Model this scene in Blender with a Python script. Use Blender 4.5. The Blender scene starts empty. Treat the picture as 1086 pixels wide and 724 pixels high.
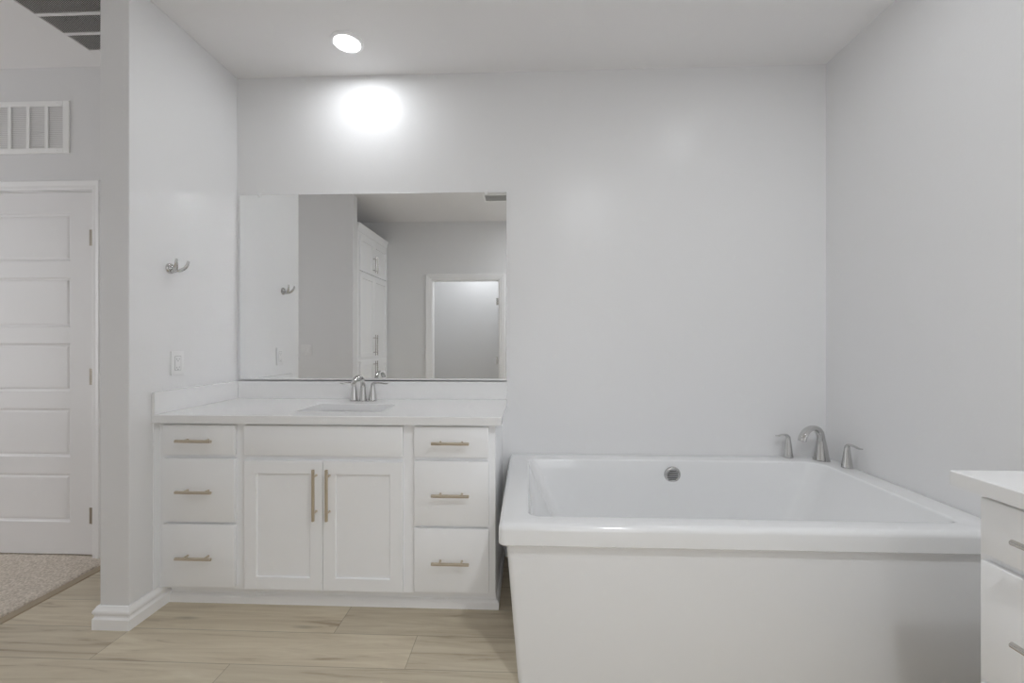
import bpy, bmesh, math, random
from mathutils import Vector, Matrix
random.seed(7)
S = bpy.context.scene
COL = S.collection
PI = math.pi

# ------------------------------------------------------------------ camera, world, exposure
CAM_X, CAM_D, CAM_H = 1.6896, 2.3696, 1.2189
cam_d = bpy.data.cameras.new('camera')
cam_d.sensor_width = 36.0
cam_d.lens = 442.9 / 1086 * 36.0
cam_d.shift_y = -1.15 / 1086
cam_d.clip_start = 0.02
cam = bpy.data.objects.new('camera', cam_d)
cam.location = (CAM_X, -CAM_D, CAM_H)
cam.rotation_euler = (PI / 2, 0, 0.0381)
COL.objects.link(cam)
S.camera = cam

W = bpy.data.worlds.new('world')
S.world = W
W.use_nodes = True
W.node_tree.nodes['Background'].inputs[0].default_value = (0.5, 0.505, 0.515, 1)
W.node_tree.nodes['Background'].inputs[1].default_value = 4.0

S.view_settings.view_transform = 'Standard'
S.view_settings.look = 'None'
S.view_settings.gamma = 1.0
S.view_settings.use_curve_mapping = False
S.view_settings.exposure = 0.05
try:
    c = S.cycles
    c.max_bounces = 14
    c.diffuse_bounces = 9
    c.glossy_bounces = 6
    c.sample_clamp_indirect = 0.0
    c.sample_clamp_direct = 0.0
    c.blur_glossy = 0.1
    c.use_denoising = True
except Exception:
    pass

# lamp power (W) of each downlight
P_VANITY, P_TUB, P_MID, P_RIGHT, P_WC = 3.0, 1.3, 17.0, 1.2, 8.6
LAMP_COL = (0.94, 0.97, 1.0)

# ------------------------------------------------------------------ measures (metres)
H = 2.743
RW = 3.334          # right wall
PL, PT = 0.663, 0.128   # partition length, thickness
FY = -2.97          # far wall behind the camera
BY = -0.135         # bedroom-side wall with the panel door
LX = -3.0

# ------------------------------------------------------------------ materials
def principled(name, col, rough=0.5, metal=0.0, spec=0.5, bump=None, coat=0.0):
    m = bpy.data.materials.new(name)
    m.use_nodes = True
    nt = m.node_tree
    b = nt.nodes['Principled BSDF']
    b.inputs['Base Color'].default_value = (*col, 1)
    b.inputs['Roughness'].default_value = rough
    b.inputs['Metallic'].default_value = metal
    b.inputs['Specular IOR Level'].default_value = spec
    b.inputs['Coat Weight'].default_value = coat
    b.inputs['Coat Roughness'].default_value = 0.05
    if bump:
        scale, strength, dist = bump
        tc = nt.nodes.new('ShaderNodeTexCoord')
        n = nt.nodes.new('ShaderNodeTexNoise')
        n.inputs['Scale'].default_value = scale
        n.inputs['Detail'].default_value = 3
        bp = nt.nodes.new('ShaderNodeBump')
        bp.inputs['Strength'].default_value = strength
        bp.inputs['Distance'].default_value = dist
        nt.links.new(tc.outputs['Object'], n.inputs['Vector'])
        nt.links.new(n.outputs['Fac'], bp.inputs['Height'])
        nt.links.new(bp.outputs['Normal'], b.inputs['Normal'])
    return m

M = {}
M['wall'] = principled('wall_paint', (0.765, 0.765, 0.77), 0.32, spec=0.45, bump=(95, 0.12, 0.002))
M['ceiling'] = principled('ceiling_paint', (0.82, 0.812, 0.815), 0.85, spec=0.2, bump=(90, 0.10, 0.002))
M['trim'] = principled('trim_paint', (0.89, 0.89, 0.895), 0.35)
M['door'] = principled('door_paint', (0.85, 0.845, 0.85), 0.38)
M['cabinet'] = principled('cabinet_paint', (0.875, 0.88, 0.89), 0.33, bump=(300, 0.02, 0.0005))
M['cabinet_in'] = principled('cabinet_inner', (0.70, 0.70, 0.69), 0.5)
M['quartz'] = principled('white_quartz', (0.80, 0.80, 0.80), 0.16, bump=(500, 0.01, 0.0002))
M['tub'] = principled('white_acrylic', (0.80, 0.805, 0.81), 0.12, coat=0.5)
M['apron'] = principled('apron_acrylic', (0.81, 0.815, 0.825), 0.30)
M['porcelain'] = principled('porcelain', (0.78, 0.78, 0.775), 0.10)
M['chrome'] = principled('chrome', (0.60, 0.595, 0.585), 0.06, metal=1.0)
M['aluminium'] = principled('bright_aluminium', (0.90, 0.90, 0.90), 0.32, metal=0.6)
M['nickel'] = principled('satin_nickel', (0.62, 0.60, 0.57), 0.25, metal=1.0)
M['champagne'] = principled('champagne_bronze', (0.62, 0.545, 0.44), 0.30, metal=1.0)
M['hinge'] = principled('hinge_metal', (0.38, 0.34, 0.29), 0.28, metal=1.0)
M['mirror'] = principled('mirror_silver', (0.90, 0.905, 0.90), 0.0, metal=1.0)
M['plastic'] = principled('white_plastic', (0.80, 0.80, 0.80), 0.30)
M['slot'] = principled('dark_slot', (0.05, 0.05, 0.05), 0.6)
M['gap'] = principled('gap_shadow_plastic', (0.30, 0.30, 0.30), 0.6)
M['grille'] = principled('grille_enamel', (0.90, 0.90, 0.895), 0.4)
M['grille_back'] = principled('duct_dark', (0.15, 0.147, 0.144), 0.8)
M['vent_back'] = principled('vent_back', (0.55, 0.55, 0.545), 0.8)
M['filter'] = principled('filter_mesh', (0.75, 0.74, 0.74), 0.9)

def emit_mat(name, col, strength):
    m = bpy.data.materials.new(name)
    m.use_nodes = True
    nt = m.node_tree
    b = nt.nodes['Principled BSDF']
    b.inputs['Base Color'].default_value = (0.9, 0.9, 0.9, 1)
    b.inputs['Emission Color'].default_value = (*col, 1)
    b.inputs['Emission Strength'].default_value = strength
    return m
def glass_mat():
    m = bpy.data.materials.new('clear_pane')
    m.use_nodes = True
    nt = m.node_tree
    nt.nodes.clear()
    o = nt.nodes.new('ShaderNodeOutputMaterial'); mx = nt.nodes.new('ShaderNodeMixShader')
    t = nt.nodes.new('ShaderNodeBsdfTransparent'); g = nt.nodes.new('ShaderNodeBsdfGlossy')
    g.inputs['Roughness'].default_value = 0.02
    mx.inputs[0].default_value = 0.06
    nt.links.new(t.outputs[0], mx.inputs[1]); nt.links.new(g.outputs[0], mx.inputs[2]); nt.links.new(mx.outputs[0], o.inputs[0])
    return m
M['glass'] = glass_mat()
M['lens'] = emit_mat('lamp_lens', (1, 1, 1), 3.0)

def wood_floor_mat():
    m = bpy.data.materials.new('oak_plank_floor')
    m.use_nodes = True
    nt = m.node_tree
    L = nt.links
    N = nt.nodes.new
    b = nt.nodes['Principled BSDF']
    uv = N('ShaderNodeUVMap'); uv.uv_map = 'plank'
    at = N('ShaderNodeAttribute'); at.attribute_name = 'rnd'
    tc = N('ShaderNodeTexCoord')
    sc = N('ShaderNodeVectorMath'); sc.operation = 'MULTIPLY'
    sc.inputs[1].default_value = (1.2, 15.0, 1.0)
    L.new(tc.outputs['Object'], sc.inputs[0])
    off = N('ShaderNodeVectorMath'); off.operation = 'MULTIPLY_ADD'
    off.inputs[1].default_value = (37.0, 13.0, 7.0)
    L.new(at.outputs['Vector'], off.inputs[0])
    L.new(sc.outputs[0], off.inputs[2])
    n1 = N('ShaderNodeTexNoise'); n1.inputs['Scale'].default_value = 1.6
    n1.inputs['Detail'].default_value = 8; n1.inputs['Roughness'].default_value = 0.62
    n1.inputs['Distortion'].default_value = 0.9
    L.new(off.outputs[0], n1.inputs['Vector'])
    sc2 = N('ShaderNodeVectorMath'); sc2.operation = 'MULTIPLY'
    sc2.inputs[1].default_value = (1.0, 4.5, 1.0)
    L.new(off.outputs[0], sc2.inputs[0])
    n2 = N('ShaderNodeTexNoise'); n2.inputs['Scale'].default_value = 3.0
    n2.inputs['Detail'].default_value = 4
    L.new(sc2.outputs[0], n2.inputs['Vector'])
    r1 = N('ShaderNodeValToRGB')
    e = r1.color_ramp.elements
    e[0].position = 0.27; e[0].color = (0.26, 0.20, 0.135, 1)
    e[1].position = 0.72; e[1].color = (0.60, 0.545, 0.43, 1)
    k = e.new(0.42); k.color = (0.49, 0.425, 0.32, 1)
    k = e.new(0.56); k.color = (0.545, 0.482, 0.37, 1)
    L.new(n1.outputs['Fac'], r1.inputs[0])
    r2 = N('ShaderNodeMapRange')
    r2.inputs[1].default_value = 4.0; r2.inputs[2].default_value = 0.7
    r2.inputs[3].default_value = 0.90; r2.inputs[4].default_value = 1.08
    L.new(n2.outputs['Fac'], r2.inputs[0])
    # knots
    sc3 = N('ShaderNodeVectorMath'); sc3.operation = 'MULTIPLY'
    sc3.inputs[1].default_value = (1.0, 0.42, 1.0)
    L.new(off.outputs[0], sc3.inputs[0])
    vo = N('ShaderNodeTexVoronoi'); vo.inputs['Scale'].default_value = 1.5
    L.new(sc3.outputs[0], vo.inputs['Vector'])
    r3 = N('ShaderNodeMapRange'); r3.inputs[1].default_value = 0.0; r3.inputs[2].default_value = 0.13
    r3.inputs[3].default_value = 0.62; r3.inputs[4].default_value = 1.0
    L.new(vo.outputs['Distance'], r3.inputs[0])
    # plank tone
    r4 = N('ShaderNodeMapRange'); r4.inputs[3].default_value = 0.93; r4.inputs[4].default_value = 1.06
    L.new(at.outputs['Fac'], r4.inputs[0])
    # seams from plank uv (metres from plank edges)
    sx = N('ShaderNodeSeparateXYZ'); L.new(uv.outputs[0], sx.inputs[0])
    def edge(sock, size):
        s = N('ShaderNodeMath'); s.operation = 'SUBTRACT'; s.inputs[0].default_value = size
        L.new(sock, s.inputs[1])
        mn = N('ShaderNodeMath'); mn.operation = 'MINIMUM'
        L.new(sock, mn.inputs[0]); L.new(s.outputs[0], mn.inputs[1])
        return mn.outputs[0]
    ex, ey = edge(sx.outputs[0], 1.22), edge(sx.outputs[1], 0.1765)
    mn = N('ShaderNodeMath'); mn.operation = 'MINIMUM'; L.new(ex, mn.inputs[0]); L.new(ey, mn.inputs[1])
    r5 = N('ShaderNodeMapRange'); r5.inputs[1].default_value = 0.0006; r5.inputs[2].default_value = 0.0022
    r5.inputs[3].default_value = 0.60; r5.inputs[4].default_value = 1.0
    L.new(mn.outputs[0], r5.inputs[0])
    def mul(a, bb):
        q = N('ShaderNodeMath'); q.operation = 'MULTIPLY'; L.new(a, q.inputs[0]); L.new(bb, q.inputs[1]); return q.outputs[0]
    f = mul(mul(r2.outputs[0], r3.outputs[0]), mul(r4.outputs[0], r5.outputs[0]))
    mx = N('ShaderNodeVectorMath'); mx.operation = 'SCALE'
    L.new(r1.outputs[0], mx.inputs[0]); L.new(f, mx.inputs['Scale'])
    L.new(mx.outputs[0], b.inputs['Base Color'])
    b.inputs['Roughness'].default_value = 0.42
    b.inputs['Specular IOR Level'].default_value = 0.35
    bp = N('ShaderNodeBump'); bp.inputs['Strength'].default_value = 0.12; bp.inputs['Distance'].default_value = 0.002
    L.new(f, bp.inputs['Height']); L.new(bp.outputs['Normal'], b.inputs['Normal'])
    return m
M['wood'] = wood_floor_mat()

def strip_mat():
    m = principled('strip_wood', (0.36, 0.29, 0.20), 0.45)
    return m
M['strip'] = strip_mat()

def carpet_mat():
    m = principled('carpet_pile', (0.42, 0.36, 0.29), 0.95, spec=0.1)
    nt = m.node_tree
    b = nt.nodes['Principled BSDF']
    tc = nt.nodes.new('ShaderNodeTexCoord')
    n = nt.nodes.new('ShaderNodeTexNoise'); n.inputs['Scale'].default_value = 110; n.inputs['Detail'].default_value = 5
    r = nt.nodes.new('ShaderNodeValToRGB')
    r.color_ramp.elements[0].position = 0.33; r.color_ramp.elements[0].color = (0.50, 0.44, 0.37, 1)
    r.color_ramp.elements[1].position = 0.67; r.color_ramp.elements[1].color = (0.78, 0.71, 0.63, 1)
    nt.links.new(tc.outputs['Object'], n.inputs['Vector'])
    nt.links.new(n.outputs['Fac'], r.inputs[0])
    nt.links.new(r.outputs[0], b.inputs['Base Color'])
    return m
M['carpet'] = carpet_mat()

# ------------------------------------------------------------------ mesh helpers
def new_bm():
    return bmesh.new()

def add_box(bm, x0, x1, y0, y1, z0, z1, bevel=0.0, seg=2):
    t = bmesh.new()
    bmesh.ops.create_cube(t, size=1.0)
    for v in t.verts:
        v.co = Vector((x0 + (v.co.x + .5) * (x1 - x0), y0 + (v.co.y + .5) * (y1 - y0), z0 + (v.co.z + .5) * (z1 - z0)))
    if bevel > 0:
        bmesh.ops.bevel(t, geom=t.edges[:], offset=bevel, segments=seg, profile=0.5, affect='EDGES')
    merge(bm, t)
    return bm

def merge(bm, t, mat=None):
    if mat is not None:
        t.transform(mat)
    me = bpy.data.meshes.new('tmp')
    t.to_mesh(me); t.free()
    bm.from_mesh(me)
    bpy.data.meshes.remove(me)

def add_loft(bm, loops, close_first=True, close_last=True):
    rings = [[bm.verts.new(p) for p in lp] for lp in loops]
    n = len(rings[0])
    for a, b in zip(rings[:-1], rings[1:]):
        for i in range(n):
            j = (i + 1) % n
            bm.faces.new((a[i], a[j], b[j], b[i]))
    if close_first: bm.faces.new(list(reversed(rings[0])))
    if close_last: bm.faces.new(rings[-1])
    return bm

def add_lathe(bm, prof, center=(0, 0, 0), axis='Z', seg=32, sx=1.0, sy=1.0):
    loops = []
    for r, h in prof:
        lp = []
        for i in range(seg):
            a = 2 * PI * i / seg
            p = Vector((r * math.cos(a) * sx, r * math.sin(a) * sy, h))
            if axis == 'X': p = Vector((h, r * math.cos(a), r * math.sin(a)))
            if axis == 'Y': p = Vector((r * math.cos(a), -h, r * math.sin(a)))
            lp.append(p + Vector(center))
        loops.append(lp)
    return add_loft(bm, loops)

def spline(pts, n):
    """Catmull-Rom through the points."""
    P = [Vector(p) for p in pts]
    P = [P[0] * 2 - P[1]] + P + [P[-1] * 2 - P[-2]]
    out = []
    k = len(P) - 3
    for i in range(n + 1):
        t = i / n * k
        s = min(int(t), k - 1); t -= s
        a, b, c, d = P[s:s + 4]
        out.append(0.5 * ((2 * b) + (c - a) * t + (2 * a - 5 * b + 4 * c - d) * t * t + (3 * b - a - 3 * c + d) * t ** 3))
    return out

def add_tube(bm, pts, rad, side=None, seg=16, n=24, smooth=True):
    """Tube along a path. rad: list of (width radius, thickness radius) interpolated; side: fixed width direction."""
    path = spline(pts, n) if smooth else [Vector(p) for p in pts]
    loops = []
    m = len(path)
    for i, p in enumerate(path):
        t = (path[min(i + 1, m - 1)] - path[max(i - 1, 0)]).normalized()
        s = Vector(side) if side else (Vector((0, 0, 1)) if abs(t.z) < .9 else Vector((1, 0, 0)))
        s = (s - t * s.dot(t)).normalized()
        u = t.cross(s)
        f = i / (m - 1) * (len(rad) - 1)
        k = min(int(f), len(rad) - 2); f -= k
        rw = rad[k][0] * (1 - f) + rad[k + 1][0] * f
        rt = rad[k][1] * (1 - f) + rad[k + 1][1] * f
        loops.append([p + s * rw * math.cos(2 * PI * j / seg) + u * rt * math.sin(2 * PI * j / seg) for j in range(seg)])
    return add_loft(bm, loops)

def add_sweep(bm, path, prof, closed=False):
    """Sweep a moulding profile (outward offset, height) along a 2-D path with mitred corners; outward is to the right of travel."""
    P = [Vector((p[0], p[1])) for p in path]
    loops = []
    for i, p in enumerate(P):
        d0 = (P[i] - P[i - 1]).normalized() if i > 0 else None
        d1 = (P[i + 1] - P[i]).normalized() if i < len(P) - 1 else None
        n0 = Vector((d0.y, -d0.x)) if d0 else None
        n1 = Vector((d1.y, -d1.x)) if d1 else None
        if n0 and n1:
            nn = (n0 + n1); nn = nn / nn.dot(n0)
        else:
            nn = n0 or n1
        loops.append([Vector((p.x + nn.x * o, p.y + nn.y * o, h)) for o, h in prof])
    return add_loft(bm, loops)

def obj(name, bm, mat, parent=None, smooth=False, loc=None):
    bmesh.ops.recalc_face_normals(bm, faces=bm.faces[:])
    me = bpy.data.meshes.new(name)
    bm.to_mesh(me); bm.free()
    if smooth:
        for p in me.polygons: p.use_smooth = True
        try:
            me.set_sharp_from_angle(angle=math.radians(40))
        except Exception:
            pass
    o = bpy.data.objects.new(name, me)
    me.materials.append(M[mat] if isinstance(mat, str) else mat)
    COL.objects.link(o)
    if parent: o.parent = parent
    if loc: o.location = loc
    return o

def thing(name, label, cat, loc=(0, 0, 0), rz=0.0, group=None):
    o = bpy.data.objects.new(name, None)
    o.empty_display_size = 0.1
    COL.objects.link(o)
    o.location = loc; o.rotation_euler = (0, 0, rz)
    o['label'] = label; o['category'] = cat
    if group: o['group'] = group
    return o

def struct(name, bm, mat, label=None, cat=None, smooth=False):
    o = obj(name, bm, mat, smooth=smooth)
    o['kind'] = 'structure'
    if label: o['label'] = label
    if cat: o['category'] = cat
    return o

def box_bm(*a, **k):
    return add_box(new_bm(), *a, **k)

# ------------------------------------------------------------------ the room shell
# floor of planks (one mesh; plank pattern carried by uv and a per-plank number)
def make_floor():
    bm = new_bm()
    uvl = bm.loops.layers.uv.new('plank')
    rl = bm.faces.layers.float.new('rnd')
    PW, PLN = 0.1765, 1.22
    offs = {0: 0.013, -1: 0.882, 1: 0.568}
    y_ref = -0.6605
    for r in range(-4, 24):
        yt = y_ref - r * PW; yb = yt - PW
        a = min(yt, 0.0); b = max(yb, -4.7)
        if a <= b: continue
        off = offs.get(r, random.random() * PLN)
        k0 = int(math.floor((-0.62 - off) / PLN)) - 1
        for k in range(k0, 5):
            xs = off + k * PLN; xe = xs + PLN
            if r == -1 and xe < .5 and xe > -1.5: continue
            xa, xb = max(xs, -3.1), min(xe, RW)
            if xa >= xb: continue
            tone = random.random()
            pieces = [(xa, xb, False)]
            if r == -1 and -.5 < xs < .5:      # one longer board here: no joint in sight
                pieces.append((xs - PLN, xs, True))
            for p0, p1, plain in pieces:
                vs = [bm.verts.new((x, y, 0)) for x, y in ((p0, b), (p1, b), (p1, a), (p0, a))]
                f = bm.faces.new(vs)
                f[rl] = tone
                for lp in f.loops:
                    u = .6 if plain else lp.vert.co.x - xs
                    if len(pieces) > 1 and not plain and u < .3: u = .3
                    lp[uvl].uv = (u, lp.vert.co.y - yb)
    return bm
fl = struct('floor', make_floor(), 'wood', 'pale oak plank floor of the bathroom', 'floor')
struct('floor_slab', box_bm(-3.1, RW, -4.7, 0.0, -0.12, -0.004), 'gap')
struct('ceiling', box_bm(-3.1, RW + .1, -4.8, 0.1, H, H + 0.1), 'ceiling')
struct('wall_back', box_bm(-0.02, RW + .1, 0.0, 0.1, 0, H), 'wall')
struct('wall_right', box_bm(RW, RW + .1, -4.8, 0.0, 0, H), 'wall')
struct('wall_partition', box_bm(-PT, 0.0, -PL, 0.0, 0, H, bevel=0.004), 'wall')
DX0, DX1, DTOP = -1.495, -0.729, 2.052        # panel-door opening
bmw = new_bm()
add_box(bmw, DX1, -PT + .001, BY, 0.1, 0, H)
add_box(bmw, LX, DX0, BY, 0.1, 0, H)
add_box(bmw, DX0, DX1, BY, 0.1, DTOP, H)
struct('wall_bedroom', bmw, 'wall')
bmw = new_bm()
add_box(bmw, LX - .1, LX, -4.8, -1.85, 0, H)
add_box(bmw, LX - .1, LX, -.25, 0.1, 0, H)
add_box(bmw, LX - .1, LX, -1.85, -.25, 0, .5)
add_box(bmw, LX - .1, LX, -1.85, -.25, 2.3, H)
struct('wall_left', bmw, 'wall')
bmw = new_bm()
for a in ((-1.85, -.25, .5, .55), (-1.85, -.25, 2.25, 2.3), (-1.85, -1.80, .55, 2.25), (-.30, -.25, .55, 2.25), (-1.07, -1.03, .55, 2.25)):
    add_box(bmw, LX - .07, LX - .02, a[0], a[1], a[2], a[3])
struct('fill_light_window', bmw, 'trim', 'unseen framed window added to light the bedroom side', 'window')  # unseen window, added to bring light in from the left
SWY0, SWY1 = -2.035, -1.925
struct('wall_hall', box_bm(LX, -0.13, SWY0, SWY1, 0, H, bevel=0.003), 'wall')
struct('wall_closet', box_bm(-0.80, -0.735, FY, SWY0, 0, H), 'wall')
EX0, EX1, EZ = 1.62, 2.56, 2.05      # unseen glazed opening behind the camera, added to let daylight in
WX0, WX1, WTOP = 0.445, 1.332, 2.005           # doorway to the water closet
bmw = new_bm()
add_box(bmw, -0.8, WX0, FY - .11, FY, 0, H)
add_box(bmw, WX1, EX0, FY - .11, FY, 0, H)
add_box(bmw, EX1, RW, FY - .11, FY, 0, H)
add_box(bmw, EX0, EX1, FY - .11, FY, EZ, H)
add_box(bmw, WX0, WX1, FY - .11, FY, WTOP, H)
struct('wall_far', bmw, 'wall')
bmw = new_bm()
add_box(bmw, -0.2, 1.6, -4.35, -4.25, 0, H)
struct('wall_closet_end', bmw, 'wall')
struct('wall_closet_left', box_bm(-0.2, -0.1, -4.25, FY - .11, 0, H), 'wall')
struct('wall_closet_right', box_bm(1.5, 1.6, -4.25, FY - .11, 0, H), 'wall')

# baseboards
BB = [(0, 0), (.018, 0), (.018, .044), (.0155, .047), (.0125, .051), (.0118, .057), (.0135, .062), (.0168, .067), (.0175, .073),
      (.0165, .079), (.0125, .084), (.0095, .089), (.0065, .095), (0, .095)]
# travel so that "right of travel" points into the room
struct('baseboard_partition', add_sweep(new_bm(), [(-PT, BY), (-PT, -PL), (0, -PL), (0, -0.455)], BB), 'trim')
struct('baseboard_back', add_sweep(new_bm(), [(1.560, 0), (1.66, 0)], BB), 'trim')
struct('baseboard_right', add_sweep(new_bm(), [(RW, -0.94), (RW, -1.27)], BB), 'trim')
struct('baseboard_far', add_sweep(new_bm(), [(EX0 - .08, FY), (1.41, FY)], BB), 'trim')
struct('baseboard_far_left', add_sweep(new_bm(), [(0.37, FY), (-0.11, FY)], BB), 'trim')
struct('baseboard_hall', add_sweep(new_bm(), [(LX, SWY1), (-0.13, SWY1), (-0.13, SWY0)], [(-o, h) for o, h in BB]), 'trim')
struct('baseboard_bedroom', add_sweep(new_bm(), [(LX, BY), (DX0 - .06, BY)], BB), 'trim')

# wood transition strip and carpet beyond it
bm = new_bm()
add_sweep(bm, [(-0.572, BY), (-0.572, SWY1)], [(0, 0), (0, .002), (.004, .0042), (.044, .0048), (.048, .003), (.050, 0)])
struct('trim_1', bm, 'strip', 'oak transition strip along the carpet edge', 'threshold')

def make_carpet():
    bm = new_bm()
    x0, x1, y0, y1 = -1.75, -0.619, SWY1, BY + .04
    st = 0.006
    nx, ny = int((x1 - x0) / st), int((y1 - y0) / st)
    rows = []
    for j in range(ny + 1):
        row = []
        for i in range(nx + 1):
            h = 0.0130 + random.uniform(0, 0.0026)
            k_ = nx - i
            if k_ < 5: h = .002 + (h - .002) * (1 - (1 - k_ / 5) ** 2) ** .5 if k_ else .002
            row.append(bm.verts.new((x0 + (x1 - x0) * i / nx + (random.uniform(-.003, .003) if i < nx else random.uniform(-.004, 0)),
                                     y0 + (y1 - y0) * j / ny + random.uniform(-.003, .003), h)))
        rows.append(row)
    q = [bm.verts.new(p) for p in ((LX, y0, .012), (x0, y0, .012), (x0, y1, .012), (LX, y1, .012))]
    bm.faces.new(q)
    for j in range(ny):
        for i in range(nx):
            bm.faces.new((rows[j][i], rows[j][i + 1], rows[j + 1][i + 1], rows[j + 1][i]))
    return bm
cp = obj('carpet', make_carpet(), 'carpet', smooth=False)
cp['kind'] = 'stuff'; cp['label'] = 'beige wall-to-wall carpet in front of the panel door'; cp['category'] = 'carpet'

# ------------------------------------------------------------------ panel door (bedroom side) with casing and hinges
def casing_bm(x0, x1, z1, y, w, out):
    """Casing around an opening x0..x1, 0..z1 on the plane y, standing out along 'out' (-1 or 1)."""
    prof = [(0.004, 0), (0.004, .009), (.010, .012), (.026, .012), (.030, .015), (w * .75, .017), (w - .006, .019), (w, .015), (w, 0)]
    loops = []
    pts = [((x0, 0), (-1, 0)), ((x0, z1), (-1, 1)), ((x1, z1), (1, 1)), ((x1, 0), (1, 0))]
    for (px, pz), (nx, nz) in pts:
        loops.append([Vector((px + nx * o, y + out * t, pz + nz * o)) for o, t in prof])
    return add_loft(new_bm(), loops)

def panel_door_bm(w, h, th, panels):
    """Moulded door leaf: x 0..w, front at y=-th (facing -y), recessed moulded panels on both faces."""
    bm = new_bm()
    xs = sorted({0, w} | {p[0] for p in panels} | {p[1] for p in panels})
    zs = sorted({0, h} | {p[2] for p in panels} | {p[3] for p in panels})
    def is_panel(xa, xb, za, zb):
        return any(abs(p[0] - xa) < 1e-6 and abs(p[1] - xb) < 1e-6 and abs(p[2] - za) < 1e-6 and abs(p[3] - zb) < 1e-6 for p in panels)
    for yf, s in ((-th, 1), (0, -1)):
        for xa, xb in zip(xs[:-1], xs[1:]):
            for za, zb in zip(zs[:-1], zs[1:]):
                if is_panel(xa, xb, za, zb):
                    ins = [(0, 0), (.005, .006), (.013, .0085), (.021, .0045), (.027, .004)]
                    rings = []
                    for o, dd in ins:
                        y = yf + s * dd
                        rings.append([bm.verts.new((xa + o, y, za + o)), bm.verts.new((xb - o, y, za + o)),
                                      bm.verts.new((xb - o, y, zb - o)), bm.verts.new((xa + o, y, zb - o))])
                    for a, b in zip(rings[:-1], rings[1:]):
                        for i in range(4):
                            bm.faces.new((a[i], a[(i + 1) % 4], b[(i + 1) % 4], b[i]))
                    bm.faces.new(rings[-1])
                else:
                    bm.faces.new([bm.verts.new(p) for p in ((xa, yf, za), (xb, yf, za), (xb, yf, zb), (xa, yf, zb))])
    for q in (((0, -th, 0), (0, 0, 0), (0, 0, h), (0, -th, h)), ((w, -th, 0), (w, 0, 0), (w, 0, h), (w, -th, h)),
              ((0, -th, 0), (w, -th, 0), (w, 0, 0), (0, 0, 0)), ((0, -th, h), (w, -th, h), (w, 0, h), (0, 0, h))):
        bm.faces.new([bm.verts.new(p) for p in q])
    bmesh.ops.remove_doubles(bm, verts=bm.verts[:], dist=1e-5)
    return bm

def hinge_bm(h=0.09):
    bm = new_bm()
    for k in range(5):
        a, b = -h / 2 + k * h / 5 + .0006, -h / 2 + (k + 1) * h / 5 - .0006
        add_lathe(bm, [(.0015, a), (.0065, a + .001), (.0065, b - .001), (.0015, b)], seg=14)
    add_box(bm, -.028, -.004, .004, .0065, -h / 2, h / 2)
    add_box(bm, .002, .007, .002, .0065, -h / 2, h / 2)
    for z in (-.03, 0, .03):
        add_lathe(bm, [(.0005, -.0042), (.003, -.0038), (.003, -.003)], center=(-.017, 0, z), axis='Y', seg=8)
    return bm

DW = 0.756
PANX = (0.13, DW - 0.142)
panels = [(PANX[0], PANX[1], a - .022, b - .022) for a, b in ((.201, .471), (.566, .837), (.932, 1.203), (1.293, 1.572), (1.663, 1.931))]
d1 = thing('door_1', 'white five-panel door beyond the end of the partition wall', 'door', (DX1 - .003 - DW, BY + .045, .022))
d1['kind'] = 'structure'
obj('door_leaf', panel_door_bm(DW, 2.026, .035, panels), 'door', d1)
bm = casing_bm(DX0, DX1, DTOP, BY, .054, -1)
bm.transform(Matrix.Translation(-Vector(d1.location)))
obj('casing', bm, 'trim', d1)
bm = new_bm()
for x0_, x1_ in ((DX0 - .001, DX0 + .003), (DX1 - .0025, DX1 + .001)):
    add_box(bm, x0_, x1_, BY, BY + .1, 0.012, DTOP)
add_box(bm, DX0, DX1, BY, BY + .1, DTOP - .003, DTOP + .001)
add_box(bm, DX0, DX1, BY + .047, BY + .06, .004, DTOP)
bm.transform(Matrix.Translation(-Vector(d1.location)))
obj('jamb', bm, 'trim', d1)
for z in (1.793, 1.016, 0.239):
    h_ = obj('hinge', hinge_bm(), 'hinge', d1, smooth=True)
    h_.location = (DW - .001, -.0405, z - .022)

# ------------------------------------------------------------------ doorway behind the camera, open door leaf inside
d2 = thing('door_2', 'open doorway with white casing reflected in the mirror', 'doorway', (0, 0, 0))
d2['kind'] = 'structure'
obj('casing', casing_bm(WX0 + .012, WX1 - .012, WTOP - .012, FY, .076, 1), 'trim', d2)
bm = new_bm()
add_box(bm, WX0, WX0 + .018, FY - .115, FY + .002, 0, WTOP)
add_box(bm, WX1 - .018, WX1, FY - .115, FY + .002, 0, WTOP)
add_box(bm, WX0, WX1, FY - .115, FY + .002, WTOP - .018, WTOP)
obj('jamb', bm, 'trim', d2)
leaf = obj('door_leaf', panel_door_bm(.80, 1.975, .035, [(.13, .67, a, b) for a, b in ((.18, .45), (.54, .81), (.91, 1.18), (1.27, 1.55), (1.64, 1.88))]), 'door', d2)
leaf.location = (WX1 + .012, FY - .13, .01)
leaf.rotation_euler = (0, 0, -PI / 2 + .06)
for z in (1.72, .96, .22):
    h_ = obj('hinge', hinge_bm(), 'nickel', d2, smooth=True)
    h_.location = (WX1 - .022, FY - .06, z)

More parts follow.
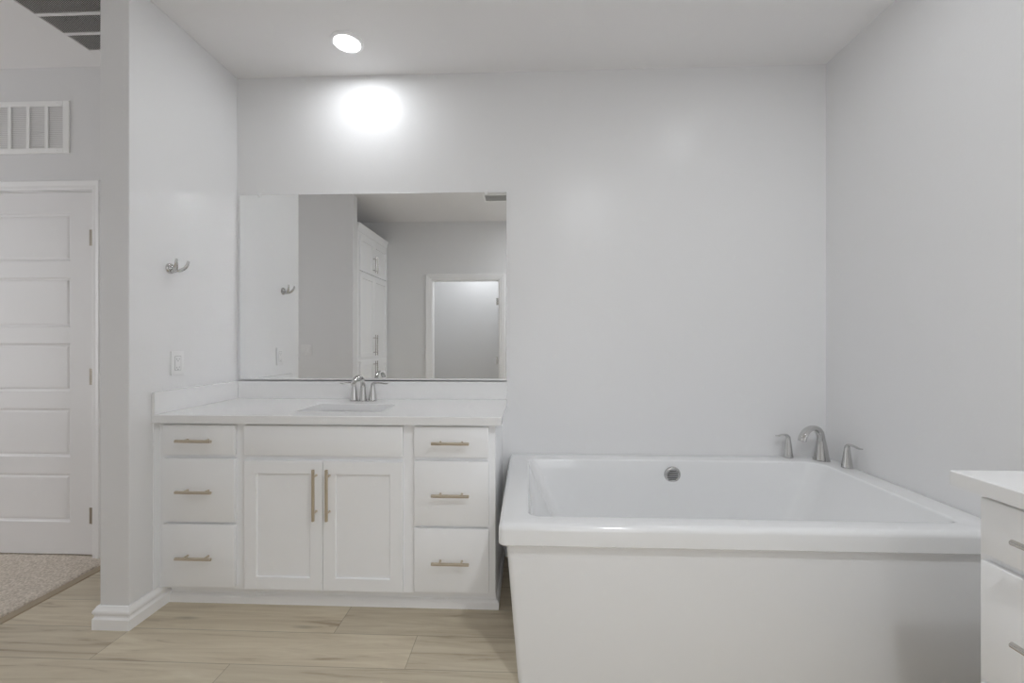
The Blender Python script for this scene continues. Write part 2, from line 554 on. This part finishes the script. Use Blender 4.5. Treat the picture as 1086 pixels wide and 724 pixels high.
d3 = thing('fill_light_door', 'unseen glazed door added behind the camera to let light in', 'door', (0, 0, 0))  # unseen door, added so daylight fills the room from behind
d3['kind'] = 'structure'
obj('casing', casing_bm(EX0, EX1, EZ, FY, .070, 1), 'trim', d3)
bm = new_bm()
for a in ((EX0, EX0 + .07, 0, EZ), (EX1 - .07, EX1, 0, EZ), (EX0 + .07, EX1 - .07, 0, .14), (EX0 + .07, EX1 - .07, EZ - .08, EZ)):
    add_box(bm, a[0], a[1], FY - .075, FY - .035, a[2], a[3])
for k in (1, 2, 3, 4):
    z = .14 + k * (EZ - .22) / 5
    add_box(bm, EX0 + .07, EX1 - .07, FY - .065, FY - .045, z - .009, z + .009)
add_box(bm, (EX0 + EX1) / 2 - .009, (EX0 + EX1) / 2 + .009, FY - .065, FY - .045, .14, EZ - .08)
lf = obj('door_leaf', bm, 'trim', d3)
obj('glass', box_bm(EX0 + .065, EX1 - .065, FY - .058, FY - .053, .13, EZ - .075), 'glass', lf)

# ------------------------------------------------------------------ pulls
def pull_bm(length, spacing, horizontal=True, stand=.030, r=.0066):
    bm = new_bm()
    seg = 16
    if horizontal:
        add_lathe(bm, [(r * .7, -length / 2), (r, -length / 2 + .0012), (r, length / 2 - .0012), (r * .7, length / 2)], center=(0, -stand, 0), axis='X', seg=seg)
        for s in (-1, 1):
            add_lathe(bm, [(.0052, 0), (.0046, .002), (.0046, stand)], center=(s * spacing / 2, 0, 0), axis='Y', seg=seg)
    else:
        add_lathe(bm, [(r * .7, -length / 2), (r, -length / 2 + .0012), (r, length / 2 - .0012), (r * .7, length / 2)], center=(0, -stand, 0), seg=seg)
        for s in (-1, 1):
            add_lathe(bm, [(.0052, 0), (.0046, .002), (.0046, stand)], center=(0, 0, s * spacing / 2), axis='Y', seg=seg)
    return bm

def shaker_bm(x0, x1, z0, z1, y, th=.020, rail=.058, rec=.009):
    """Shaker door with a recessed flat panel; front at y - th."""
    bm = new_bm()
    f = y - th
    def ring(o, yy): return [bm.verts.new(p) for p in ((x0 + o, yy, z0 + o), (x1 - o, yy, z0 + o), (x1 - o, yy, z1 - o), (x0 + o, yy, z1 - o))]
    rs = [ring(0, y), ring(0, f + .0025), ring(.0025, f), ring(rail - .002, f), ring(rail, f + .002), ring(rail, f + rec)]
    for a, b in zip(rs[:-1], rs[1:]):
        for i in range(4): bm.faces.new((a[i], a[(i + 1) % 4], b[(i + 1) % 4], b[i]))
    bm.faces.new(rs[-1]); bm.faces.new(rs[0])
    return bm

# ------------------------------------------------------------------ vanity cabinet
CT0, CT1 = 0.848, 0.885
def vanity(loc, rz, label, cat, far_side_left, metal='champagne'):
    v = thing('vanity_cabinet', label, cat, loc, rz, 'white vanity cabinets')
    Wd, F = 1.545, -0.520
    metal_label = {'champagne': 'champagne metal bar pull', 'nickel': 'metal bar pull, white tub reflection put in as silver colour'}
    # carcass with face frame
    bm = new_bm()
    t = .018
    # the side panels are notched at the toe kick
    add_box(bm, 0, t, F + .02, -.001, .089, CT0 - .001)
    add_box(bm, Wd - t, Wd, F + .02, -.001, .089, CT0 - .001)
    add_box(bm, Wd - t, Wd, -.471, -.001, 0, .0895)
    if far_side_left:
        add_box(bm, 0, t, -.471, -.001, 0, .0895)
    add_box(bm, t, Wd - t, F + .02, -.001, .089, .107)
    add_box(bm, t, Wd - t, -.012, -.001, .107, CT0 - .001)
    obj('carcass', bm, 'cabinet', v)
    if not far_side_left:
        obj('scribe_strip', box_bm(.0004, .0045, -.552, F + .001, .097, CT0 - .002, bevel=.0008), 'cabinet', v)
    bm = new_bm()
    for a, b in ((0, .047), (.357, .424), (1.123, 1.196), (1.507, Wd)):
        add_box(bm, a, b, F, F + .02, .089, CT0 - .001, bevel=.0008, seg=1)
    for a, b in ((.047, .357), (.424, 1.123), (1.196, 1.507)):
        add_box(bm, a, b, F, F + .019, .089, .116)
        add_box(bm, a, b, F, F + .019, .820, CT0 - .001)
        add_box(bm, a, b, F, F + .019, .672, .712)
    for a, b in ((.047, .357), (1.196, 1.507)):
        add_box(bm, a, b, F, F + .019, .378, .408)
    obj('face_frame', bm, 'cabinet', v)
    # drawers
    for a, b in (((.018 if far_side_left else .035), .369), (1.186, 1.517)):
        for z0, z1 in ((.703, .837), (.400, .685), (.107, .387)):
            d = obj('drawer', box_bm(a, b, F - .020, F - .0005, z0, z1, bevel=.003), 'cabinet', v, smooth=True)
            p = obj('pull', pull_bm(.166, .096), metal, d, smooth=True)
            p.location = ((a + b) / 2, F - .020, (z0 + z1) / 2)
            p['label'] = metal_label[metal]
    obj('false_front', box_bm(.414, 1.134, F - .020, F - .0005, .703, .837, bevel=.003), 'cabinet', v, smooth=True)
    for a, b, px in ((.414, .7735, .746), (.7755, 1.135, .806)):
        d = obj('door', shaker_bm(a, b, .101, .679, F - .0005), 'cabinet', v)
        p = obj('pull', pull_bm(.227, .160, False), metal, d, smooth=True)
        p.location = (px, F - .0205, .5375)
        p['label'] = metal_label[metal]
    obj('toe_kick', box_bm(.018, Wd - .018, -.472, -.460, 0, .089), 'cabinet', v)
    shoe = [(0, 0), (.013, 0), (.013, .028), (.010, .036), (.004, .041), (0, .042)]
    pth = [(.018, -.472), (Wd, -.472), (Wd, -.004)] if not far_side_left else [(0, -.004), (0, -.472), (Wd, -.472)]
    bm = new_bm()
    add_sweep(bm, pth, shoe)
    obj('shoe_moulding', bm, 'trim', v)
    return v

# ------------------------------------------------------------------ counter with splash and under-mounted basin
def rrect(x0, x1, y0, y1, r, z, n=6, rs=None):
    rs = rs or (r, r, r, r)      # corner order: (x1,y1) (x0,y1) (x0,y0) (x1,y0)
    pts = []
    for (cx, cy, a0, rr) in ((x1, y1, 0, rs[0]), (x0, y1, 90, rs[1]), (x0, y0, 180, rs[2]), (x1, y0, 270, rs[3])):
        sx = -1 if cx == x1 else 1
        sy = -1 if cy == y1 else 1
        for k in range(n + 1):
            a = math.radians(a0 + 90 * k / n)
            pts.append(Vector((cx + sx * rr + rr * math.cos(a), cy + sy * rr + rr * math.sin(a), z)))
    return pts

def countertop(loc, rz, x0, x1, left_splash, label, group, sink=(.588, 1.002, -.446, -.200)):
    c_ = thing('countertop', label, 'countertop', loc, rz, group)
    sx0, sx1, sy0, sy1 = sink
    bm = new_bm()
    e = .0025
    outer = [rrect(x0, x1, -.5587, -.001, .003, CT0)] + [rrect(x0, x1, -.5587, -.001, .003, CT1 - e)] + [rrect(x0 + e, x1 - e, -.5587 + e, -.001 - e, .003, CT1)]
    inner = [rrect(sx0 - .002, sx1 + .002, sy0 - .002, sy1 + .002, .02, CT1), rrect(sx0, sx1, sy0, sy1, .02, CT1 - .002), rrect(sx0, sx1, sy0, sy1, .02, CT0)]
    loops = outer + inner
    rings = [[bm.verts.new(p) for p in lp] for lp in loops]
    n = len(rings[0])
    for a, b in zip(rings, rings[1:] + rings[:1]):
        for i in range(n):
            bm.faces.new((a[i], a[(i + 1) % n], b[(i + 1) % n], b[i]))
    obj('counter_slab', bm, 'quartz', c_)
    obj('backsplash', box_bm(x0 + (.016 if left_splash else 0), x1 - .002, -.019, -.001, CT1 + .0003, .985, bevel=.0015), 'quartz', c_)
    if left_splash:
        obj('side_splash', box_bm(x0 + .001, x0 + .0155, -.5575, -.001, CT1 + .0003, .985, bevel=.0015), 'quartz', c_)
    # basin
    g = .006
    lp = [rrect(sx0 - .02, sx1 + .02, sy0 - .02, sy1 + .02, .03, CT0 - .012), rrect(sx0 - .02, sx1 + .02, sy0 - .02, sy1 + .02, .03, CT0 - .0006),
          rrect(sx0 - g, sx1 + g, sy0 - g, sy1 + g, .026, CT0 - .0006), rrect(sx0 - g + .004, sx1 + g - .004, sy0 - g + .004, sy1 + g - .004, .03, CT0 - .012),
          rrect(sx0 + .012, sx1 - .012, sy0 + .012, sy1 - .012, .045, CT0 - .10), rrect(sx0 + .03, sx1 - .03, sy0 + .03, sy1 - .03, .05, CT0 - .128),
          rrect(sx0 + .09, sx1 - .09, sy0 + .08, sy1 - .08, .04, CT0 - .136)]
    bm = add_loft(new_bm(), lp, close_first=False)
    b_ = obj('basin', bm, 'porcelain', c_, smooth=True)
    bm = add_lathe(new_bm(), [(.001, .004), (.012, .0045), (.016, .003), (.022, .002), (.023, .0)], center=((sx0 + sx1) / 2, (sy0 + sy1) / 2, CT0 - .1358), seg=24)
    obj('drain', bm, 'chrome', b_, smooth=True)
    return c_

vanity((0, 0, 0), 0, 'white vanity cabinet with six drawers and two doors under the mirror', 'vanity cabinet', False)
countertop((0, 0, 0), 0, 0.0, 1.574, True, 'white countertop with sink and faucet under the mirror', 'white quartz countertops')
vanity((RW, -1.288, 0), -PI / 2, 'white drawer cabinet cut off by the picture edge, near end of the tub', 'vanity cabinet', True, 'nickel')  # silver pulls: tub reflection on champagne metal put into the colour
countertop((RW, -1.288, 0), -PI / 2, -0.038, 1.574, False, 'white counter slab overhanging the cabinet in front of the tub', 'white quartz countertops')

# ------------------------------------------------------------------ wall mirror
mx0, mx1, mz0, mz1 = .0187, 1.5687, .9944, 2.0604
mr = thing('wall_mirror', 'large frameless wall mirror above the vanity counter', 'mirror', (0, 0, mz0))
obj('mirror_glass', box_bm(mx0, mx1, -.007, -.002, 0, mz1 - mz0, bevel=.0006, seg=1), 'mirror', mr)
bm = new_bm()
add_box(bm, mx0, mx1, -.0020, -.0004, -.008, .010)
add_box(bm, mx0, mx1, -.011, -.0004, -.009, -.0015, bevel=.001)
add_box(bm, mx0, mx1, -.011, -.0085, -.009, .007, bevel=.0008)
obj('bottom_channel', bm, 'aluminium', mr)
for x in (.136, 1.452):
    bm = new_bm()
    add_box(bm, x - .007, x + .007, -.010, -.0075, mz1 - mz0 - .012, mz1 - mz0 + .002, bevel=.0008)
    add_box(bm, x - .007, x + .007, -.010, -.0004, mz1 - mz0 + .0008, mz1 - mz0 + .0022)
    add_box(bm, x - .007, x + .007, -.0030, -.0004, mz1 - mz0 + .001, mz1 - mz0 + .014, bevel=.0008)
    add_lathe(bm, [(.0035, 0), (.0035, .0015), (.002, .0025)], center=(x, -.003, mz1 - mz0 + .008), axis='Y', seg=12)
    obj('clip', bm, 'plastic', mr)

# ------------------------------------------------------------------ faucets
def handle_parts(parent, loc, ang, h, rb, lever):
    """Conical handle body with a thin lever swept to direction ang."""
    bm = new_bm()
    add_lathe(bm, [(rb * .96, 0), (rb, .002), (rb * .93, .010), (rb * .72, h * .45), (rb * .54, h * .75), (rb * .46, h * .88), (rb * .36, h * .95), (rb * .1, h * .985)], seg=28)
    hd = obj('handle', bm, 'chrome', parent, smooth=True)
    hd.location = loc
    d = Vector((math.cos(ang), math.sin(ang), 0)); s = (-math.sin(ang), math.cos(ang), 0)
    z = Vector((0, 0, 1))
    pts = [z * h * .78, z * h * .95 + d * .004, z * (h * 1.0) + d * lever * .22, z * (h * 1.0) + d * lever * .5, z * (h * .955) + d * lever * .82, z * (h * .97) + d * lever]
    bm = add_tube(new_bm(), pts, [(rb * .46, rb * .42), (rb * .45, rb * .36), (rb * .40, rb * .22), (rb * .34, rb * .17), (rb * .32, rb * .15), (rb * .22, rb * .12)], side=s, n=30)
    obj('lever', bm, 'chrome', hd, smooth=True)
    return hd

def spout_part(parent, loc, ang, h, reach, drop, rb, wid):
    d = Vector((math.cos(ang), math.sin(ang), 0)); s = (-math.sin(ang), math.cos(ang), 0)
    z = Vector((0, 0, 1))
    pts = [z * 0, z * h * .30, z * h * .62 + d * reach * .02, z * h * .86 + d * reach * .12, z * h * .985 + d * reach * .40, z * h * .95 + d * reach * .72, z * h * .80 + d * reach * .94, z * (h - drop) + d * reach]
    bm = add_tube(new_bm(), pts, [(rb, rb), (rb * .80, rb * .80), (wid * .92, rb * .60), (wid * .9, rb * .48), (wid * .95, rb * .36), (wid, rb * .32), (wid, rb * .30), (wid * .96, rb * .28)], side=s, seg=24, n=44)
    sp = obj('spout', bm, 'chrome', parent, smooth=True)
    sp.location = loc
    bm = add_lathe(new_bm(), [(rb * 1.04, 0), (rb * 1.10, .001), (rb * 1.10, .003), (rb * 1.0, .005), (rb * .9, .006)], seg=28)
    obj('spout_base', bm, 'chrome', sp, smooth=True)
    return sp

fz = CT1 + .0003
fc = thing('sink_faucet', 'chrome two-handle sink faucet on the counter before the mirror', 'faucet', (.784, -.095, fz))
handle_parts(fc, (-.055, 0, 0), math.radians(183), .100, .0235, .075)
handle_parts(fc, (.050, 0, 0), math.radians(-8), .100, .0235, .088)
spout_part(fc, (0, -.012, 0), math.radians(-90), .144, .128, .040, .020, .0140)
bm = new_bm()
add_loft(bm, [rrect(-.078, .074, -.027, .022, .022, 0), rrect(-.078, .074, -.027, .022, .022, .003), rrect(-.075, .071, -.024, .019, .02, .0055)])
obj('base_plate', bm, 'chrome', fc, smooth=True)

tf = thing('tub_faucet', 'chrome bathtub faucet with arched spout on the tub rim corner', 'faucet', (3.246, -.092, .5835))
spout_part(tf, (0, 0, 0), math.radians(180 + 28), .180, .172, .062, .037, .021)
handle_parts(tf, (3.098 - 3.246, -.053 + .092, 0), math.radians(184), .124, .0255, .068)
handle_parts(tf, (3.277 - 3.246, -.229 + .092, 0), math.radians(-82), .118, .0255, .080)

# ------------------------------------------------------------------ bathtub
TZ0, TZ1 = .508, .583
tx0, tx1, ty0, ty1 = 1.587, RW - .004, -.930, -.003
tub = thing('bathtub', 'white rectangular bathtub with thick rim against the back wall', 'bathtub', (0, 0, 0))
def tub_bm():
    n = 8
    R = .022
    o = lambda d, z, r: rrect(tx0 + d, tx1 - d, ty0 + d, ty1 - d, r, z, n)
    loops = [o(.045, TZ0 + .004, .03), o(.004, TZ0, .022), o(0, TZ0 + .004, .024), o(-.000, TZ1 - R, .024)]
    for k in range(1, 6):
        a = PI / 2 * k / 5
        loops.append(o(R * (1 - math.cos(a)), TZ1 - R + R * math.sin(a), .024))
    ix0, ix1, iy0, iy1 = 1.694, 3.205, -.846, -.122
    def i(d0, z, rs, dl=0, dr=0, df=0, db=0):
        return rrect(ix0 + d0 + dl, ix1 - d0 - dr, iy0 + d0 + df, iy1 - d0 - db, .05, z, n, rs)
    rs = (.085, .045, .045, .045)
    q = .012
    loops.append(i(-.012, TZ1 + .0, rs))
    for k in range(1, 5):
        a = PI / 2 * k / 4
        loops.append(i(-.012 + q * math.sin(a), TZ1 - q * (1 - math.cos(a)), rs))
    for z, dl, dr, df, db, r in ((.50, .030, .032, .012, .010, (.08, .05, .05, .05)), (.40, .075, .085, .028, .024, (.08, .06, .06, .06)), (.30, .125, .140, .045, .040, (.09, .07, .07, .07)),
                                 (.22, .175, .190, .062, .056, (.10, .09, .09, .09)), (.175, .215, .225, .085, .080, (.10, .10, .10, .10)), (.155, .27, .28, .13, .125, (.09, .09, .09, .09)), (.150, .36, .37, .20, .19, (.08, .08, .08, .08))):
        loops.append(i(0, z, r, dl, dr, df, db))
    return add_loft(new_bm(), loops, close_first=False)
obj('tub_shell', tub_bm(), 'tub', tub, smooth=True)
ap = new_bm()
add_loft(ap, [rrect(1.656, RW - .02, -.897, -.03, .022, 0.0), rrect(1.654, RW - .02, -.899, -.03, .022, .014), rrect(1.614, RW - .012, -.907, -.02, .022, .50), rrect(1.613, RW - .012, -.908, -.02, .022, TZ0 + .006)], close_last=False)
obj('apron', ap, 'apron', tub, smooth=True)
# overflow
bm = add_lathe(new_bm(), [(.043, 0), (.043, .006), (.0395, .011), (.034, .0125), (.0325, .0105), (.001, .0105)], axis='Y', seg=36)
ov = obj('overflow_cover', bm, 'chrome', tub, smooth=True)
ov.location = (2.452, -.129, .511)
ov.rotation_euler = (math.radians(8), 0, 0)
bm = new_bm()
for k in range(6):
    z = -.0235 + k * .0094
    w_ = math.sqrt(max(.0305 ** 2 - z * z, 1e-6)) * .92
    add_box(bm, -w_, w_, -.0112, -.0100, z - .002, z + .002)
obj('slots', bm, 'slot', ov)
bm = add_lathe(new_bm(), [(.036, 0), (.036, .003), (.028, .006), (.001, .007)], center=(2.45, -.475, .1502), seg=28)
obj('drain', bm, 'chrome', tub, smooth=True)

# ------------------------------------------------------------------ robe hook, outlet, switch
hk = thing('robe_hook', 'chrome double robe hook on the left wall', 'hook', (0, -.462, 1.558))
bm = add_lathe(new_bm(), [(.0235, 0.0005), (.0250, .002), (.0245, .006), (.0215, .010), (.015, .013), (.008, .0145), (.001, .015)], axis='X', seg=36)
obj('back_plate', bm, 'chrome', hk, smooth=True)
bm = add_tube(new_bm(), [(.008, 0, -.006), (.020, 0, -.010), (.032, 0, -.011)], [(.016, .013), (.014, .011), (.012, .009)], side=(0, 1, 0), n=10)
obj('stem', bm, 'chrome', hk, smooth=True)
for s_ in (-1, 1):
    bm = add_tube(new_bm(), [(.018, s_ * .003, -.010), (.036, s_ * .013, -.009), (.051, s_ * .024, .003), (.060, s_ * .031, .020), (.064, s_ * .034, .040)],
                  [(.012, .010), (.012, .0075), (.0105, .006), (.009, .005), (.0065, .004)], side=(0, 1, 0), n=22)
    obj('prong', bm, 'chrome', hk, smooth=True)

ot = thing('wall_outlet', 'white duplex outlet on the left wall above the counter', 'outlet', (0, -.4225, 1.1095))
obj('cover_plate', box_bm(.0003, .006, -.0365, .0365, -.0575, .0575, bevel=.002), 'plastic', ot, smooth=True)
bm = new_bm()
add_box(bm, .003, .0075, -.0165, .0165, -.0335, .0335, bevel=.0012)
rc = obj('receptacle', bm, 'plastic', ot, smooth=True)
bm = new_bm()
for zc in (-.020, .020):
    add_box(bm, .0074, .0078, -.0078, -.0056, zc - .005, zc + .004)
    add_box(bm, .0074, .0078, .0056, .0078, zc - .004, zc + .004)
    add_lathe(bm, [(.0024, .0074), (.0024, .0078)], center=(0, 0, zc - .0095), axis='X', seg=10)
add_box(bm, .0066, .00705, -.0175, .0175, -.0345, .0345)
obj('slots', bm, 'gap', rc)

sw = thing('light_switch', 'white double light switch reflected beside the tall cabinet', 'light switch', (-.622, SWY1, 1.117))
obj('cover_plate', box_bm(-.058, .058, .0003, .006, -.0575, .0575, bevel=.002), 'plastic', sw, smooth=True)
for x in (-.023, .023):
    bm = box_bm(x - .0165, x + .0165, .003, .0085, -.0335, .0335, bevel=.0015)
    obj('rocker', bm, 'plastic', sw, smooth=True)

# ------------------------------------------------------------------ grilles
# wall return-air grille over the panel door
gx0, gx1, gz0, gz1 = -1.46, -.861, 2.262, 2.552
gr = thing('wall_grille', 'white return air grille on the wall above the panel door', 'vent', (gx1, BY, gz0))
bm = new_bm()
w_, h_ = gx1 - gx0, gz1 - gz0
ix0, ix1, iz0, iz1 = -w_ + .036, -.036, .028, h_ - .028
for a in ((-w_, ix0, 0, h_), (ix1, 0, 0, h_), (ix0, ix1, 0, iz0), (ix0, ix1, iz1, h_)):
    add_box(bm, a[0], a[1], -.009, -.0005, a[2], a[3], bevel=.0015, seg=1)
for x, z in ((-.07, .012), (-.07, h_ - .012), (-w_ + .07, .012), (-w_ + .07, h_ - .012)):
    add_lathe(bm, [(.004, .0085), (.004, .010), (.002, .0108)], center=(x, 0, z), axis='Y', seg=10)
obj('frame', bm, 'grille', gr)
bm = new_bm()
k = 0
x = ix1 + .012
while x - .108 > ix0:
    x -= .108
    add_box(bm, x - .009, x + .009, -.008, -.003, iz0, iz1)
obj('mullions', bm, 'grille', gr)
bm = new_bm()
nz = 24
for k in range(nz):
    z = iz0 + (k + .5) * (iz1 - iz0) / nz
    t = new_bm(); add_box(t, ix0, ix1, -.0045, .0045, -.0005, .0005)
    merge(bm, t, Matrix.Translation((0, -.004, z)) @ Matrix.Rotation(math.radians(38), 4, 'X'))
obj('louvers', bm, 'grille', gr)
obj('backing', box_bm(ix0, ix1, -.0009, -.0003, iz0, iz1), 'filter', gr)

# ceiling return-air grille
cg = thing('ceiling_grille', 'grey return air grille in the ceiling, top left corner', 'vent', (-.634, -.240, H))
bm = new_bm()
cw, cd = .50, .52
def inner_rows():
    y = -.030
    out = []
    for k in range(4):
        out.append((y, y - .106)); y -= .122
    return out
rows = inner_rows()
add_box(bm, 0, .030, -cd, 0, -.008, -.0005, bevel=.0015, seg=1)
add_box(bm, cw - .030, cw, -cd, 0, -.008, -.0005, bevel=.0015, seg=1)
add_box(bm, .030, cw - .030, -.030, 0, -.008, -.0005, bevel=.0015, seg=1)
add_box(bm, .030, cw - .030, -cd, rows[-1][1], -.008, -.0005, bevel=.0015, seg=1)
obj('frame', bm, 'ceiling', cg)
bm = new_bm()
for (a, b), (c2, d2_) in zip(rows[:-1], rows[1:]):
    add_box(bm, .030, cw - .030, c2, b, -.0075, -.002)
obj('mullions', bm, 'ceiling', cg)
bm = new_bm()
nl = 40
for k in range(nl):
    x = .030 + (k + .5) * (cw - .06) / nl
    t = new_bm(); add_box(t, -.0005, .0005, rows[-1][1], -.030, -.0048, .0048)
    merge(bm, t, Matrix.Translation((x, 0, -.0045)) @ Matrix.Rotation(math.radians(-42), 4, 'Y'))
obj('louvers', bm, principled('louver_enamel', (.85, .84, .83), .5), cg)
obj('backing', box_bm(.030, cw - .030, rows[-1][1], -.030, -.0009, -.0003), 'grille_back', cg)

# supply vent reflected in the mirror
sv = thing('ceiling_vent', 'ceiling supply vent reflected at the top right of the mirror', 'vent', (1.215, -1.975, H))
bm = new_bm()
sw_, sd = .36, .23
for a in ((0, sw_, -.022, 0), (0, sw_, -sd, -sd + .022), (0, .022, -sd + .022, -.022), (sw_ - .022, sw_, -sd + .022, -.022)):
    add_box(bm, a[0], a[1], a[2], a[3], -.009, -.0005, bevel=.0015, seg=1)
obj('frame', bm, 'grille', sv)
bm = new_bm()
for k in range(9):
    y = -.032 - k * .0205
    t = new_bm(); add_box(t, .022, sw_ - .022, -.007, .007, -.0006, .0006)
    merge(bm, t, Matrix.Translation((0, y, -.006)) @ Matrix.Rotation(math.radians(-30), 4, 'X'))
obj('louvers', bm, 'grille', sv)
obj('backing', box_bm(.022, sw_ - .022, -sd + .022, -.022, -.0009, -.0003), 'vent_back', sv)

# ------------------------------------------------------------------ tall linen cabinet (seen in the mirror)
lc = thing('linen_cabinet', 'tall white linen cabinet reflected in the mirror', 'cabinet', (-.13, -2.040, 0), PI / 2)
# local: x runs away from the corner along world -y is mapped by rotation: world = (-ly, lx); use negative lx
CW = .925
bm = new_bm()
add_box(bm, -CW, 0, .020, .595, .09, 2.40)
add_box(bm, -CW + .01, -.01, .075, .59, 0, .09)
obj('carcass', bm, 'cabinet', lc)
bm = new_bm()
for a, b in ((-.045, 0), (-CW, -CW + .06)):
    add_box(bm, a, b, 0, .020, .09, 2.40)
for a, b in ((.09, .115), (.985, 1.035), (1.945, 1.985), (2.34, 2.40)):
    add_box(bm, -CW + .06, -.045, .001, .020, a, b)
obj('face_frame', bm, 'cabinet', lc)
bm = add_sweep(new_bm(), [(-CW, 0), (0, 0)], [(-.002, 2.395), (.004, 2.398), (.007, 2.42), (.010, 2.44), (.018, 2.465), (.022, 2.475), (.022, 2.484), (-.002, 2.484)])
obj('crown', bm, 'cabinet', lc)
mid = -.432
for z0, z1, hz, hl in ((1.975, 2.36, 2.10, .19), (1.025, 1.955, 1.165, .24), (.105, .995, .86, .24)):
    for a, b, s in ((-CW + .050, mid - .001, 1), (mid + .001, -.035, -1)):
        d = obj('door', shaker_bm(a, b, z0, z1, -.0005), 'cabinet', lc)
        p = obj('pull', pull_bm(hl, hl * .7, False), 'nickel', d, smooth=True)
        p.location = (mid - s * .03, -.0205, hz)

# ------------------------------------------------------------------ recessed ceiling lights
def downlight(x, y, power, label, spread=180, r=.0615):
    t = thing('ceiling_light', label, 'ceiling light', (x, y, H), 0, 'recessed ceiling lights')
    bm = add_lathe(new_bm(), [(r * .99, -.002), (r, -.006), (r + .004, -.0095), (r + .012, -.0095), (r + .0185, -.007), (r + .020, -.004), (r + .020, -.0004)], seg=48)
    # open ring: drop the two caps
    for f in [f for f in bm.faces if len(f.verts) > 4]:
        bm.faces.remove(f)
    obj('trim_ring', bm, 'trim', t, smooth=True)
    bm = add_lathe(new_bm(), [(r, -.0010), (r, -.0050), (r * .5, -.0055), (.002, -.0058)], seg=48)
    obj('lens', bm, 'lens', t, smooth=True)
    ld = bpy.data.lights.new('lamp', 'AREA')
    ld.shape = 'DISK'; ld.size = r * 2 * .98; ld.energy = power; ld.color = LAMP_COL
    ld.spread = math.radians(spread)
    lo = bpy.data.objects.new('lamp', ld)
    COL.objects.link(lo)
    lo.parent = t
    lo.location = (0, 0, -.0075)
    return t
downlight(.767, -.270, P_VANITY, 'lit recessed ceiling light above the vanity mirror')
downlight(2.80, -.83, P_TUB, 'recessed ceiling light over the bathtub')
downlight(2.32, -2.28, P_MID, 'unseen recessed ceiling light added overhead to light the bathroom')  # unseen lamp, added as the main light of the room
downlight(3.03, -2.05, P_RIGHT, 'recessed ceiling light over the drawer cabinet at the picture edge')
downlight(.95, -3.85, P_WC, 'recessed ceiling light inside the small room behind the doorway')
